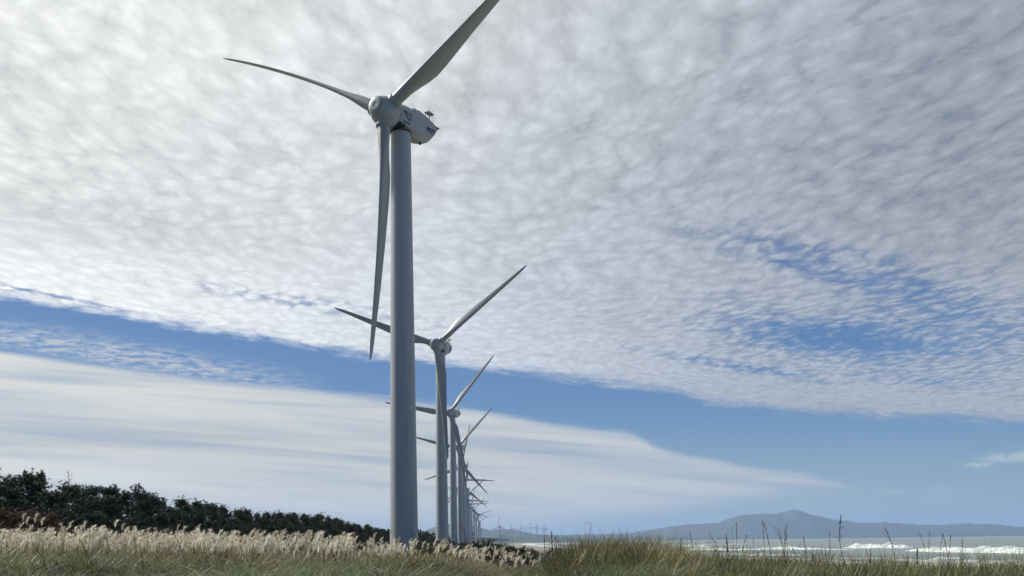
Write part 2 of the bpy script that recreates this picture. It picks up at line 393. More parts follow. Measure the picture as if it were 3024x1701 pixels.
ridge('mountain', [(1560, 1590), (1640, 1580), (1750, 1578), (1800, 1577), (1860, 1575), (1885, 1569), (1930, 1563.5), (1965, 1557), (2020, 1549.5), (2060, 1548), (2100, 1545.5), (2125, 1544.5), (2145, 1534), (2175, 1525), (2200, 1520.5), (2225, 1518.5), (2250, 1516.5), (2270, 1518), (2295, 1520), (2310, 1517), (2320, 1510), (2332, 1507), (2345, 1508), (2360, 1514), (2378, 1520), (2400, 1521), (2425, 1529), (2460, 1535.5), (2500, 1542), (2550, 1544), (2600, 1543.5), (2640, 1546), (2700, 1549), (2750, 1551.5), (2800, 1549), (2850, 1547), (2900, 1548), (2940, 1550), (2962, 1556), (3000, 1556), (3100, 1558), (3400, 1566)], 15000, 2600, .7, 3)
ridge('hill', [(1120, 1606), (1200, 1590), (1240, 1578), (1262, 1564), (1285, 1556), (1320, 1548), (1360, 1547), (1400, 1553), (1418, 1558), (1447, 1567), (1475, 1563), (1495, 1562), (1516, 1565), (1540, 1568), (1560, 1573), (1580, 1577), (1640, 1579), (1720, 1583), (1800, 1590), (1840, 1600)], 11500, 1200, .6, 8, 260)
ridge('coastal_hill', [(1690, 1596), (1760, 1588), (1860, 1584), (1925, 1580), (2000, 1580), (2060, 1582), (2150, 1583), (2300, 1583), (2450, 1580), (2600, 1577), (2800, 1576), (3000, 1573), (3400, 1571)], 12200, 500, .35, 14, 300, 14)
mb = MB(); P = at(2335, 1507.5, 15000)
mb.tube([(0, 0, -12), (0, 0, 14)], [5, 4], 8); mb.tube([(0, 0, 14), (0, 0, 20), (0, 0, 22)], [9, 9, 3], 10); mb.tube([(0, 0, 22), (0, 0, 34)], [1.2, .6], 5)
o_ = link('lookout_tower', mb.mesh('lookout_tower', M_TOWER)); o_.location = P
tag(o_, 'tiny lookout tower on the round summit of the blue mountain', 'tower')

# ------------------------------------------------------------------ wind turbines
def blade_mesh(name, bow_up=0., bow_down=0., pitch=0.):
    """span +Z, trailing edge -X; optional bow along local +X/-Y given in the un-pitched frame"""
    L = 37.2; rings = []; ts = [0, .02, .05, .09, .13, .17, .21, .26, .33, .42, .52, .62, .72, .81, .88, .93, .965, .985, .997]
    for t in ts:
        z = 1.25 + t * L
        ch = np.interp(t, [0, .03, .09, .15, .21, .27, .40, .60, .80, .93, .975, 1], [1.9, 1.9, 2.15, 2.7, 3.05, 2.95, 2.4, 1.75, 1.2, .85, .6, .12])
        th = np.interp(t, [0, .03, .09, .15, .21, .30, .5, .8, 1], [1.9, 1.88, 1.6, 1.2, .92, .66, .40, .22, .04])
        le = np.interp(t, [0, .04, .21, 1], [.95, .95, .86, .32]) if t < .93 else np.interp(t, [.93, 1], [.345, .08])
        tw = R(np.interp(t, [0, .1, .21, .4, .7, 1], [14, 14, 12, 7, 2, 0]))
        rd = max(0, 1 - t / .16)             # roundness of the root
        ring = []
        for j in range(20):
            q = 2 * math.pi * j / 20; cx_ = math.cos(q); sx_ = math.sin(q)
            xr = cx_ * .95; yr = sx_ * .95
            xc = le - ch * (1 - cx_) / 2     # from leading (+X) to trailing (-X)
            f_ = (1 - cx_) / 2
            yc = sx_ * th / 2 * (1.25 * (1 - f_) ** .6 + .15) * (1.0 if sx_ > 0 else .8)
            x_ = xr * rd + xc * (1 - rd); y_ = yr * rd + yc * (1 - rd)
            x2 = x_ * math.cos(tw) + y_ * math.sin(tw); y2 = -x_ * math.sin(tw) + y_ * math.cos(tw)
            ring.append([x2, y2, z])
        if bow_up or bow_down:               # bow given in rotor plane (+X) before pitching: turn into the blade's frame
            dxy = bow_up * 4 * t * (1 - t) - bow_down * t * t
            bx = dxy * math.cos(pitch); by = dxy * math.sin(pitch)
            for p in ring: p[0] += bx; p[1] += by
        else:
            d_ = -.9 * t * t + .35 * t       # gentle pre-bend
            for p in ring: p[1] += d_ * .8
        rings.append(ring)
    mb = MB(); mb.loft(rings); return mb.mesh(name, M_BLADE, True, 60)
NAC_OFF = 3.9
def lathe(mb, prof, n=32, axis='z', c=(0, 0, 0)):
    rings = []
    for r_, h in prof:
        ring = []
        for j in range(n):
            q = 2 * math.pi * j / n
            if axis == 'z': ring.append((c[0] + r_ * math.cos(q), c[1] + r_ * math.sin(q), c[2] + h))
            else: ring.append((c[0] + r_ * math.cos(q), c[1] + h, c[2] + r_ * math.sin(q)))
        rings.append(ring)
    mb.loft(rings)
HUBZ = 67.0
def tower_mesh():
    mb = MB(); h = HUBZ - 1.75
    prof = [(2.13 - (2.13 - 1.5) * z / h, z) for z in np.linspace(-6, h, 17)]
    lathe(mb, prof, 48); return mb.mesh('tower', M_TOWER, True, 40)
def nacelle_mesh():
    mb = MB(); rings = []
    # (s, half width, top, side top, side bottom, belly, belly half width)
    for s_, hw, zt, zs, zb, zl, bw in ((1.75, 1.45, 1.75, 1.15, -1.05, -1.15, 1.2), (2.2, 1.62, 1.95, 1.25, -1.22, -1.35, 1.25), (3.9, 1.7, 2.2, 1.6, -1.35, -1.7, 1.3),
                                     (5.3, 1.72, 2.35, 1.95, -1.35, -1.9, 1.25), (6.3, 1.72, 2.42, 2.28, -1.28, -1.9, 1.2), (8.2, 1.66, 2.28, 2.15, -1.0, -1.65, 1.1),
                                     (9.9, 1.58, 2.02, 1.92, -.68, -1.2, 1.0), (10.8, 1.5, 1.88, 1.78, .25, .1, .95), (11.5, 1.44, 1.76, 1.66, 1.12, 1.05, .9)):
        y = s_ - NAC_OFF
        rings.append([(hw, y, zs), (hw * .62, y, zt), (-hw * .62, y, zt), (-hw, y, zs), (-hw, y, zb), (-bw * .7, y, zl), (bw * .7, y, zl), (hw, y, zb)])
    mb.loft(rings); me = mb.mesh('nacelle', M_NAC, True, 24); return me
def sidebox(mb, s0, z0, s1, z1, w0=1.74, w1=1.70):  # thin plate on the +X side
    pass
def side_poly(mb, pts, x=1.735, t=.03):
    n = len(pts); vs = [(x, s_ - NAC_OFF, z) for s_, z in pts] + [(x - t - .08, s_ - NAC_OFF, z) for s_, z in pts]
    mb.add(vs, [tuple(range(n)), tuple(range(n, 2 * n))[::-1]] + [(i, i + n, (i + 1) % n + n, (i + 1) % n) for i in range(n)])
def text_mesh(txt, size, mat, name, shear=0., spacing=1.):
    cu = bpy.data.curves.new('t', 'FONT'); cu.body = txt; cu.size = size; cu.shear = shear; cu.space_character = spacing
    cu.extrude = .01; cu.offset = size * .003
    ob = bpy.data.objects.new('t', cu); COL.objects.link(ob)
    dg = bpy.context.evaluated_depsgraph_get(); dg.update()
    me = bpy.data.meshes.new_from_object(ob.evaluated_get(dg)); me.name = name
    bpy.data.objects.remove(ob); bpy.data.curves.remove(cu)
    me.materials.clear(); me.materials.append(mat); return me
ME = {}
ME['tower'] = tower_mesh(); ME['nacelle'] = nacelle_mesh()
mb = MB(); lathe(mb, [(1.62, 0), (1.62, .12)], 40); ME['tower_collar'] = mb.mesh('tower_collar', M_DARK, True, 40)
mb = MB(); lathe(mb, [(1.875, -.09), (1.895, -.05), (1.895, .05), (1.875, .09)], 48); ME['flange_ring'] = mb.mesh('flange_ring', M_TOWER, True, 40)
mb = MB(); lathe(mb, [(.3, -2.28), (1.05, -2.2), (1.42, -1.75), (1.9, -1.2), (2.12, -.45), (2.14, .2), (2.02, .85), (1.78, 1.4), (1.62, 1.72), (1.3, 1.74)], 40, 'y'); ME['hub'] = mb.mesh('hub', M_NAC, True, 50)
mb = MB(); lathe(mb, [(.35, -2.36), (.42, -2.40), (.85, -2.38), (.9, -2.34), (1.25, -2.26), (1.36, -2.18), (1.46, -1.98), (1.44, -1.8)], 36, 'y'); ME['nose_cap'] = mb.mesh('nose_cap', M_BLADE, True, 25)
mb = MB(); lathe(mb, [(1.1, 1.05), (1.16, 1.1), (1.16, 2.2), (1.24, 2.22), (1.24, 2.42), (1.14, 2.46), (1.0, 2.46)], 32); ME['blade_collar'] = mb.mesh('blade_collar', M_NAC, True, 35)
mb = MB(); side_poly(mb, [(2.45, .82), (2.65, .82), (3.98, -.55), (3.86, -.55)], 1.745); side_poly(mb, [(2.6, .82), (3.3, .88), (3.3, .74), (2.7, .72)], 1.745)
ME['emblem'] = mb.mesh('emblem', M_MARK)
mb = MB(); side_poly(mb, [(3.2, .82), (4.62, 1.0), (4.5, .55), (3.45, .38)], 1.745); side_poly(mb, [(3.62, .22), (4.5, .36), (4.3, -.12), (3.95, -.18)], 1.745)
ME['emblem_stripe'] = mb.mesh('emblem_stripe', M_LOUV)
mb = MB()
for k in range(3): side_poly(mb, [(2.35, -1.05 + k * .12), (3.9, -.98 + k * .12), (3.9, -.9 + k * .12), (2.35, -.97 + k * .12)], 1.75)
ME['louvre'] = mb.mesh('louvre', M_LOUV)
mb = MB(); lathe(mb, [(1.25, -3.9 + 1.3), (1.52, -3.9 + 1.5), (1.55, -3.9 + 2.0), (1.2, -3.9 + 2.1)], 32, 'y'); mb.box((-1.35, 1.8 - NAC_OFF, -1.5), (1.62, 3.0 - NAC_OFF, -1.24)); ME['front_opening'] = mb.mesh('front_opening', M_DARK)
mb = MB(); mb.box((-.75, 5.6 - NAC_OFF, 2.3), (1.25, 6.4 - NAC_OFF, 2.5)); mb.box((-1.1, 4.2 - NAC_OFF, 2.1), (-.3, 4.7 - NAC_OFF, 2.6)); ME['roof_hatch'] = mb.mesh('roof_hatch', M_LOUV)
mb = MB(); mb.box((-1.5, 11.35 - NAC_OFF, 1.5), (1.5, 12.05 - NAC_OFF, 1.72)); ME['tail_lip'] = mb.mesh('tail_lip', M_STEEL)
mb = MB()
y0 = 9.6 - NAC_OFF; y1 = 10.8 - NAC_OFF; x0 = .55; x1 = 1.2
for (x_, y_) in ((x0, y0), (x1, y0 + .15), (x0, y1), (x1, y1)): mb.tube([(x_, y_, 1.7), (x_, y_, 3.45)], .035, 5)
mb.box((x0 - .1, y0 - .15, 3.42), (x1 + .1, y1 + .15, 3.55))
mb.tube([(x0, y0, 3.0), (x0, y1, 3.0)], .025, 4); mb.tube([(x1, y0, 3.0), (x1, y1, 3.0)], .025, 4)
mb.tube([(x1, y0 - .1, 3.5), (x1, y0 - .1, 4.3), (x1, y1 + .1, 4.3), (x1, y1 + .1, 3.5)], .02, 4)
mb.tube([(x1, (y0 + y1) / 2, 4.3), (x1, (y0 + y1) / 2, 5.0)], .014, 4); mb.tube([(x1, y1 - .3, 3.55), (x1, y1 - .3, 3.9)], .06, 6); mb.tube([(x1, y0 + .3, 3.55), (x1, y0 + .3, 3.8)], .05, 6)
ME['weather_mast'] = mb.mesh('weather_mast', M_STEEL)
mb = MB(); mb.tube([(.2, 8.6 - NAC_OFF, -1.9), (.2, 8.6 - NAC_OFF, -1.4)], .16, 8); ME['drain_stub'] = mb.mesh('drain_stub', M_DARK)
mt_ = text_mesh('MD', .95, M_MARK, 'lettering', 0, .82); ME['md'] = mt_
ME['s7'] = text_mesh('77', 1.35, M_MARK, 'lettering', .35, .9)
ME['blade'] = blade_mesh('blade')
def matT(x, y, z): return Matrix.Translation((x, y, z))
def rotm(t, tilt, ph, pitch, hz):
    return matT(0, -NAC_OFF, hz) @ Matrix.Rotation(-R(tilt), 4, 'X') @ Matrix.Rotation(R(90 - ph), 4, 'Y') @ Matrix.Rotation(R(2), 4, 'X') @ Matrix.Rotation(-R(pitch), 4, 'Z')
def turbine(hub, yaw, ph, label, cat='wind turbine', group=None, pitch=2., tilt=5., detail=2, blades=None, scale_=1.0, groundz=None, name='wind_turbine'):
    """hub: world position of the rotor centre"""
    th = -R(yaw); hub = Vector(hub)
    back = Vector((math.sin(R(yaw)), math.cos(R(yaw)), 0)) * NAC_OFF * scale_
    ax = hub + back
    base = Vector((ax.x, ax.y, hub.z - HUBZ * scale_))
    root = link(name, None); root.location = base; root.rotation_euler = (0, 0, th); root.scale = (scale_,) * 3
    tag(root, label, cat, group)
    def part(nm, me, parent=None, M=None):
        o_ = link(nm, me, parent or root)
        if M is not None: o_.matrix_local = M
        return o_
    tw = part('tower', ME['tower'])
    if groundz is not None:                  # carry the tower foot down (or up) to the ground it stands on
        pass
    nm_ = matT(0, 0, HUBZ)
    nac = part('nacelle', ME['nacelle'], M=nm_)
    I = Matrix.Identity(4)
    hb = part('hub', ME['hub'], M=matT(0, -NAC_OFF, HUBZ) @ Matrix.Rotation(-R(tilt), 4, 'X'))
    if detail >= 1:
        part('tower_collar', ME['tower_collar'], tw, matT(0, 0, HUBZ - 1.9))
        part('weather_mast', ME['weather_mast'], nac, I); part('front_opening', ME['front_opening'], nac, I)
        part('nose_cap', ME['nose_cap'], hb, I)
    if detail >= 2:
        part('flange_ring', ME['flange_ring'], tw, matT(0, 0, 23.5))
        for k in ('emblem', 'emblem_stripe', 'louvre', 'roof_hatch', 'tail_lip', 'drain_stub'): part(k, ME[k], nac, I)
        lm = Matrix(((0, 0, 1, 1.66), (1, 0, 0, 0), (0, 1, 0, 0), (0, 0, 0, 1)))
        part('lettering', ME['md'], nac, matT(0, 8.35 - NAC_OFF, -.02) @ Matrix(((0, 0, 1, 1.70), (1, 0, 0, 0), (0, 1, 0, 0), (0, 0, 0, 1))))
        part('lettering', ME['s7'], nac, matT(0, 9.35 - NAC_OFF, -.2) @ Matrix(((0, 0, 1, 1.66), (1, 0, 0, 0), (0, 1, 0, 0), (0, 0, 0, 1))))
    for k in range(3):
        if detail >= 1: part('blade_collar', ME['blade_collar'], hb, Matrix.Rotation(R(90 - ph - 120 * k), 4, 'Y') @ Matrix.Rotation(R(2), 4, 'X'))
        me_ = blades[k] if blades else ME['blade']
        part('blade', me_, M=rotm(0, tilt, ph + 120 * k, pitch, HUBZ))
    return root
# nearest machine: blades feathered, left one bowing under its own weight
pt = R(90)
b_down = blade_mesh('blade_hanging', -.35, -.65, pt); b_left = blade_mesh('blade_sagging', .85, .35, pt); b_up = blade_mesh('blade_raised', .0, .0)
T1 = turbine((-18.1, 138, 64.0 + EYE), 30, -87.7, 'nearest and largest wind turbine, tower rising through the whole picture, one blade hanging straight down', pitch=88, tilt=5.6, blades=[b_down, b_up, b_left])
GR = 'row of coastal wind turbines'
T1['group'] = GR
# number painted on the foot of the nearest tower, read with the head tilted right
me = text_mesh('15', .62, M_MARK, 'lettering')
z0 = at(1160, 1562, 139.5).z - T1.location.z; ang0 = R(-90) - R(56) + R(30)
for v_ in me.vertices:
    tx, ty, tz = v_.co; lz = z0 - tx; aa = ang0 + (ty - .22) / 2.1; rr = 2.13 - .63 * max(lz, 0) / (HUBZ - 1.75) + .006 + tz
    v_.co = (rr * math.cos(aa), rr * math.sin(aa), lz)
o_ = link('lettering', me, [c_ for c_ in T1.children if c_.name.startswith('tower')][0])
turbine((-23.7, 303.5, 63.9 + EYE), 14.5, -82.4, 'second wind turbine of the row, its hub seen just right of the nearest tower', group=GR)
turbine((-32.3, 497.1, 68.5 + EYE), 20, -71.4, 'third wind turbine of the row, hub just above the blue band of sky', group=GR, detail=2)
row = [  # hub px, py, distance, phase, yaw
    (1351, 1321, 676, 45, 20, 'fourth wind turbine of the row, hub hidden behind the long blade of the third'),
    (1362, 1377, 851, 77, 24, 'fifth wind turbine of the row, one blade standing nearly upright above its nacelle'),
    (1367, 1417, 1036, -4, 20, 'sixth wind turbine of the row, one long blade lying level to the right'),
    (1374, 1446, 1205, 84, 22, 'seventh wind turbine of the row, upright blade beside the level blade of its neighbour'),
    (1379, 1462, 1385, 38, 20, 'eighth wind turbine of the row, short blade rising to the right'),
    (1381, 1478, 1560, -5, 18, 'ninth wind turbine of the row, upper of two level blades where the far rotors cross'),
    (1385, 1489, 1735, 0, 18, 'tenth wind turbine of the row, lower of two level blades where the far rotors cross'),
    (1390.5, 1499, 1915, 78, 20, 'eleventh wind turbine of the row, thin upright blade over the crossing rotors'),
    (1397, 1508, 2110, 44, 20, 'twelfth wind turbine of the row, tower standing free with a blade slanting up right'),
    (1404, 1516, 2290, -16, 20, 'thirteenth wind turbine of the row, blade slanting gently down to the right'),
    (1411, 1521, 2400, 16, 20, 'fourteenth wind turbine of the row, blade slanting gently up to the right'),
    (1416.5, 1540, 3130, 28, 20, 'smallest wind turbine at the right end of the row, set low')]
for i, (px, py, Y, ph, yw, lb) in enumerate(row):
    turbine(at(px, py, Y), yw, ph, lb, group=GR, detail=1)
GF = 'far wind turbines in front of the blue hills'
farl = [(1473.5, 1553.5, 3270, 90, 25, 'largest far wind turbine right of the long row, one blade straight up'),
        (1511, 1561.5, 4480, 108, 22, 'second of the far wind turbines from the left, one blade tilted slightly left'),
        (1536.3, 1559, 6500, 90, 20, 'third of the large far wind turbines, in front of the falling hill slope'),
        (1551, 1558.2, 6400, 32, 15, 'far wind turbine with its blades spread in a Y shape'),
        (1565.5, 1557, 6550, 96, 22, 'far wind turbine just right of the one whose blades form a Y'),
        (1582.6, 1557.5, 6800, 170, 20, 'left of the two close far wind turbines, blade pointing left'),
        (1585.6, 1555.5, 6800, 88, 20, 'right of the two close far wind turbines, blade pointing up'),
        (1603.2, 1560, 7000, 95, 20, 'leftmost of the four tiny turbines clustered at the end of the hills'),
        (1606.0, 1561, 7100, 70, 20, 'second of the four tiny turbines clustered at the end of the hills'),
        (1609.6, 1560, 7000, 100, 20, 'third of the four tiny turbines clustered at the end of the hills'),
        (1612.2, 1561, 7100, 80, 20, 'rightmost of the four tiny turbines clustered at the end of the hills'),
        (1659, 1564, 6500, 50, 30, 'lone faint turbine above the grass, far right of the turbine cluster')]
for i, (px, py, Y, ph, yw, lb) in enumerate(farl):
    turbine(at(px, py, Y), yw, ph, lb, group=GF, detail=0, scale_=1. if px < 1600 else (.8 if px < 1640 else .65))
smalll = [(1541.5, 1580, 3900, 50, 10, .44, 'small white turbine with raised arms below the falling hill slope')]
for px in (1468.6, 1482, 1484.8, 1487, 1490.3, 1493): smalll.append((px, 1578.5 + random.uniform(-1, 1.5), 4600, random.uniform(80, 100), 40, .5, None))
for px, py, Y, ph, yw, sc, lb in smalll:
    turbine(at(px, py, Y), yw, ph, lb or 'tiny thin pale turbine among those around the largest far turbine', group='tiny pale turbines on the far flat' if not lb else GF, detail=0, scale_=sc)

# ------------------------------------------------------------------ vegetation helpers
def blades_np(roots, h, lean, droop, az, width, cb, ct, S_=5, tipw=.12, face=None):
    """arching leaves; returns V, F, C"""
    N = len(roots); t = np.linspace(0, 1, S_ + 1)[None, :, None]
    h = h[:, None, None]; lean = lean[:, None, None]; droop = droop[:, None, None]
    d = np.stack([np.cos(az), np.sin(az), 0 * az], 1)[:, None, :]
    up = np.array([0, 0, 1.])[None, None]
    P = roots[:, None, :] + h * (up * (t - .55 * droop * t ** 2.6) + d * (lean * t + droop * .75 * t ** 2))
    fa = (az + np.pi / 2 if face is None else face)
    sd_ = np.stack([np.cos(fa), np.sin(fa), 0 * fa], 1)[:, None, :]
    wt = width[:, None, None] * (np.clip(1 - t, 0, 1) ** .6 * (1 - tipw) + tipw) * .5
    A = P - sd_ * wt; B = P + sd_ * wt
    V = np.stack([A, B], 2).reshape(-1, 3)
    base = (np.arange(N) * (S_ + 1) * 2)[:, None] + (np.arange(S_) * 2)[None]
    Fc = np.stack([base, base + 1, base + 3, base + 2], -1).reshape(-1, 4)
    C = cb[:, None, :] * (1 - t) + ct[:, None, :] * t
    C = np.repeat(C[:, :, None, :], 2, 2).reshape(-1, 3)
    return V, Fc, C
def join(parts):
    Vs, Fs, Cs, o_ = [], [], [], 0
    for V, Fc, C in parts: Vs.append(V); Fs.append(Fc + o_); Cs.append(C); o_ += len(V)
    return np.concatenate(Vs), np.concatenate(Fs), np.concatenate(Cs)
def pick(pal, n, jit=.18):
    pal = np.array(pal); c_ = pal[rng.integers(0, len(pal), n)]
    return np.clip(c_ * (1 + rng.normal(0, jit, (n, 1))), .004, .9)
def scatter(n, y0, y1, a0, a1, bias=1.0):
    Y = y0 + (y1 - y0) * rng.random(n) ** bias; A = a0 + (a1 - a0) * rng.random(n); return A * Y, Y
GREEN = [(.105, .15, .028), (.135, .18, .04), (.18, .215, .08), (.06, .09, .018)]
SILVER = [(.29, .35, .19), (.20, .26, .12), (.42, .46, .31)]
YELLOW = [(.26, .24, .06), (.31, .26, .09), (.20, .20, .045)]
BROWN = [(.13, .085, .05), (.20, .14, .085), (.08, .052, .034), (.28, .215, .14)]
def tussocks(nT, y0, y1, a0, a1, per, hmin, hmax, pal_fn, wid=(.010, .018), spread=.28, droop=(.35, 1.1), bias=1.0, keep=None):
    X, Y = scatter(nT, y0, y1, a0, a1, bias)
    if keep is not None: k = keep(X, Y); X, Y = X[k], Y[k]
    n = len(X); idx = np.repeat(np.arange(n), per); N = n * per
    az = rng.random(N) * 2 * np.pi; r_ = rng.random(N) * spread
    rx = X[idx] + np.cos(az) * r_; ry = Y[idx] + np.sin(az) * r_
    hs = ((hmin + (hmax - hmin) * rng.random(n)) * (.72 + .5 * vnoise(X, Y, 1.6, 44)))[idx] * (.6 + .5 * rng.random(N))
    az2 = az + rng.normal(0, .7, N); wx = np.cos(az2) + .3; az2 = np.arctan2(np.sin(az2), wx)   # sea wind leans them right
    cols = pal_fn(X, Y, n)[idx] * np.clip(1 + rng.normal(0, .38, (N, 1)), .3, 2.2)
    cols = np.clip(cols * (.42 + .75 * vnoise(X, Y, 1.1, 61))[idx][:, None], .005, .8)
    roots = np.stack([rx, ry, ground(rx, ry) - .03], 1)
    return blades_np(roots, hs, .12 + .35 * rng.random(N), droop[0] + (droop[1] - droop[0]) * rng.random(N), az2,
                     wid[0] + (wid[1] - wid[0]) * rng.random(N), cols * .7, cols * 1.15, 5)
def zone_pal(X, Y, n):
    A = X / Y; nz = vnoise(X, Y, 1.9, 21); nz2 = vnoise(X, Y, 4.5, 22)
    out_ = pick(GREEN, n); si = pick(SILVER, n); ye = pick(YELLOW, n); br = pick(BROWN, n)
    left = A < -.12; mid = (A >= -.12) & (A < .03); right = A >= .03
    r_ = rng.random(n)
    sel = left & (nz > .42) & (r_ < .5); out_[sel] = si[sel]
    sel = left & (nz2 < .34) & (r_ < .5); out_[sel] = br[sel]
    sel = mid & (nz > .45) & (r_ < .7); out_[sel] = ye[sel]
    sel = mid & (nz2 < .5) & (r_ < .8); out_[sel] = br[sel]
    sel = right & (nz > .6) & (r_ < .5); out_[sel] = ye[sel]
    sel = right & (nz2 < .42) & (r_ < .6); out_[sel] = br[sel]
    sel = right & (nz > .3) & (nz < .42) & (r_ < .35); out_[sel] = si[sel]
    return out_
# ---- the continuous grass cover (nobody could count it)
offpath = lambda X, Y: ~((np.abs(X - .045 * Y) < .35) & (Y < 26))
parts = [
    tussocks(260, 9.5, 20, -.62, -.10, 70, .75, 1.25, lambda X, Y, n: pick(SILVER + GREEN + GREEN, n), (.008, .015), .22, (.9, 1.7)),
    tussocks(480, 15, 25, -.62, -.08, 44, .8, 1.25, lambda X, Y, n: pick(GREEN + GREEN + BROWN + YELLOW, n), (.008, .015), .3, (.5, 1.3)),
    tussocks(120, 10, 20, .05, .62, 60, .7, 1.1, lambda X, Y, n: pick(SILVER + GREEN, n), (.008, .014), .22, (.9, 1.6)),
    tussocks(1500, 7.5, 22, -.62, .62, 46, .72, 1.0, zone_pal, (.007, .013), .3, (.6, 1.35), .8, offpath),
    tussocks(1500, 16, 34, -.62, .62, 34, .65, .95, zone_pal, (.008, .015), .35, (.5, 1.2), .9, offpath),
    tussocks(2400, 30, 75, -.60, .62, 16, .55, .95, zone_pal, (.016, .03), .5, (.3, .9), 1.1),
    tussocks(900, 14, 36, .10, .62, 14, .75, 1.15, lambda X, Y, n: pick(BROWN + YELLOW + GREEN, n), (.007, .012), .3, (.1, .45)),
    tussocks(350, 17, 25, .045, .17, 40, .75, 1.15, lambda X, Y, n: pick(YELLOW + GREEN + BROWN, n), (.008, .016), .3, (.2, .8)),
    tussocks(500, 22, 42, -.16, -.02, 26, .5, .8, lambda X, Y, n: pick(YELLOW + BROWN + YELLOW, n), (.012, .022), .35, (.3, 1.)),
    tussocks(2600, 75, 420, -.55, .3, 10, .5, .9, lambda X, Y, n: pick(YELLOW + BROWN + GREEN, n), (.04, .09), 1.6, (.3, .9), 1.4, lambda X, Y: shore(Y) - X > 45),
]
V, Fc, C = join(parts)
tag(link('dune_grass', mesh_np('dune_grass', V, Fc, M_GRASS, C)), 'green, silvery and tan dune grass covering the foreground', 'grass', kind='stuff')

# ---- pampas plumes
PL = [(.70, .65, .52), (.76, .72, .60), (.60, .53, .41), (.80, .77, .66)]
def plume_parts(tip_n, roots, az, L, col, w_=.015):
    """feathery head: slivers along a nodding axis. roots: base of head (n,3)"""
    n = len(roots); N = n * tip_n; idx = np.repeat(np.arange(n), tip_n); t = rng.random(N) ** .9
    Ls = L[idx]; a0 = az[idx]; nod = .32
    ax = roots[idx] + np.stack([np.cos(a0) * Ls * nod * t ** 2, np.sin(a0) * Ls * nod * t ** 2, Ls * (t - .35 * t ** 2.5)], 1)
    fz = rng.random(N) * 2 * np.pi; fz = np.arctan2(np.sin(fz) + np.sin(a0) * .3, np.cos(fz) + np.cos(a0) * .45)
    ln = Ls * (.36 - .12 * t) * (.7 + .6 * rng.random(N))
    cols = col[idx] * (1 + rng.normal(0, .14, (N, 1)))
    return blades_np(ax, ln, .34 + .3 * rng.random(N), .25 + .35 * rng.random(N), fz, np.full(N, w_) * (.7 + .6 * rng.random(N)), cols * .9, cols * 1.08, 2, .2)
def plume_field(n, y0, y1, a0, a1, H0, H1, bias=1., keep=None):
    X, Y = scatter(n, y0, y1, a0, a1, bias)
    if keep is not None: k = keep(X, Y); X, Y = X[k], Y[k]
    return X, Y, H0 + (H1 - H0) * rng.random(len(X))
def stalks_and_plumes(X, Y, H):
    n = len(X); g_ = ground(X, Y); az = rng.normal(.2, 1.1, n); L = .24 + .1 * rng.random(n)
    roots = np.stack([X, Y, g_ - .02], 1); lean = .06 + .1 * rng.random(n)
    st = blades_np(roots, H - L * .6, lean, np.full(n, .05), az, np.full(n, .012), pick(BROWN, n), pick(BROWN, n), 3, .6, np.full(n, 0.))
    k = (H - L * .6); tops = roots + np.stack([np.cos(az) * k * (lean + .037), np.sin(az) * k * (lean + .037), k * (1 - .0275)], 1)
    pl = plume_parts(32, tops, az, L, pick(PL, n, .12))
    return st, pl
clusters = lambda X, Y: vnoise(X, Y, 3.2, 31) + .25 * rng.random(len(X)) > .38
A_ = [plume_field(2800, 21, 48, -.64, -.17, .8, 1.2, 1., clusters), plume_field(1300, 20, 40, -.64, -.30, .8, 1.2, .9),
      plume_field(700, 30, 50, -.30, -.105, .85, 1.15, 1., clusters), plume_field(260, 34, 62, -.045, .05, .75, 1.2, 1.), plume_field(120, 26, 40, -.14, -.03, .7, 1.0, 1.)]
X = np.concatenate([q[0] for q in A_]); Y = np.concatenate([q[1] for q in A_]); H = np.concatenate([q[2] for q in A_])
st, pl = stalks_and_plumes(X, Y, H)
V, Fc, C = join([st]); Vp, Fp, Cp = pl
o_ = link('pampas_grass_field', mesh_np('pampas_stems', V, Fc, M_GRASS, C)); tag(o_, 'dense field of pale feathery pampas heads left of the nearest tower', 'pampas grass', kind='stuff')
V2, F2, C2 = join([st, pl]); o_.data = mesh_np('pampas_field', V2, F2, M_PLUME, C2)
# leafy skirts under the plumes
k = rng.random(len(X)) < .8
# individual plumes standing out of the field
def plume_variant(i):
    n = 1; az = np.array([rng.normal(.2, .5)]); L = np.array([.30 + .08 * rng.random()]); Hh = 1.85
    root = np.array([[0, 0, 0.]]); st = blades_np(root, np.array([Hh - L[0] * .6]), np.array([.07]), np.array([.05]), az, np.array([.013]), pick(BROWN, 1), pick(BROWN, 1), 4, .6, np.array([0.]))
    lv = blades_np(np.zeros((6, 3)), .7 + .5 * rng.random(6), .2 + .2 * rng.random(6), .5 + .5 * rng.random(6), rng.random(6) * 6.28, np.full(6, .012), pick(GREEN + BROWN, 6), pick(YELLOW, 6), 5)
    kk = Hh - L[0] * .6; top = np.array([[math.cos(az[0]) * kk * .107, math.sin(az[0]) * kk * .107, kk * .9725]])
    pl = plume_parts(46, top, az, L, pick(PL, 1, .1), .013)
    V, Fc, C = join([st, lv]); return mesh_np('pampas_stalk', V, Fc, M_GRASS, C), mesh_np('plume', *pl[:2], M_PLUME, pl[2])
VAR = [plume_variant(i) for i in range(9)]
def pampas(x, y, H, label, group=None, variant=None):
    a_, b_ = VAR[variant if variant is not None else random.randrange(9)]
    r_ = link('pampas_grass', a_); r_.location = (x, y, float(ground(x, y)) - .02); s_ = H / 2.0; r_.scale = (s_, s_, s_)
    r_.rotation_euler = (0, 0, random.uniform(-.5, .5)); p_ = link('plume', b_, r_); tag(r_, label, 'pampas grass', group); return r_
def pampas_px(px, py, Y, label, group=None):
    p = at(px, py, Y); g_ = float(ground(p.x, p.y)); return pampas(p.x, p.y, max(.6, p.z - g_), label, group)
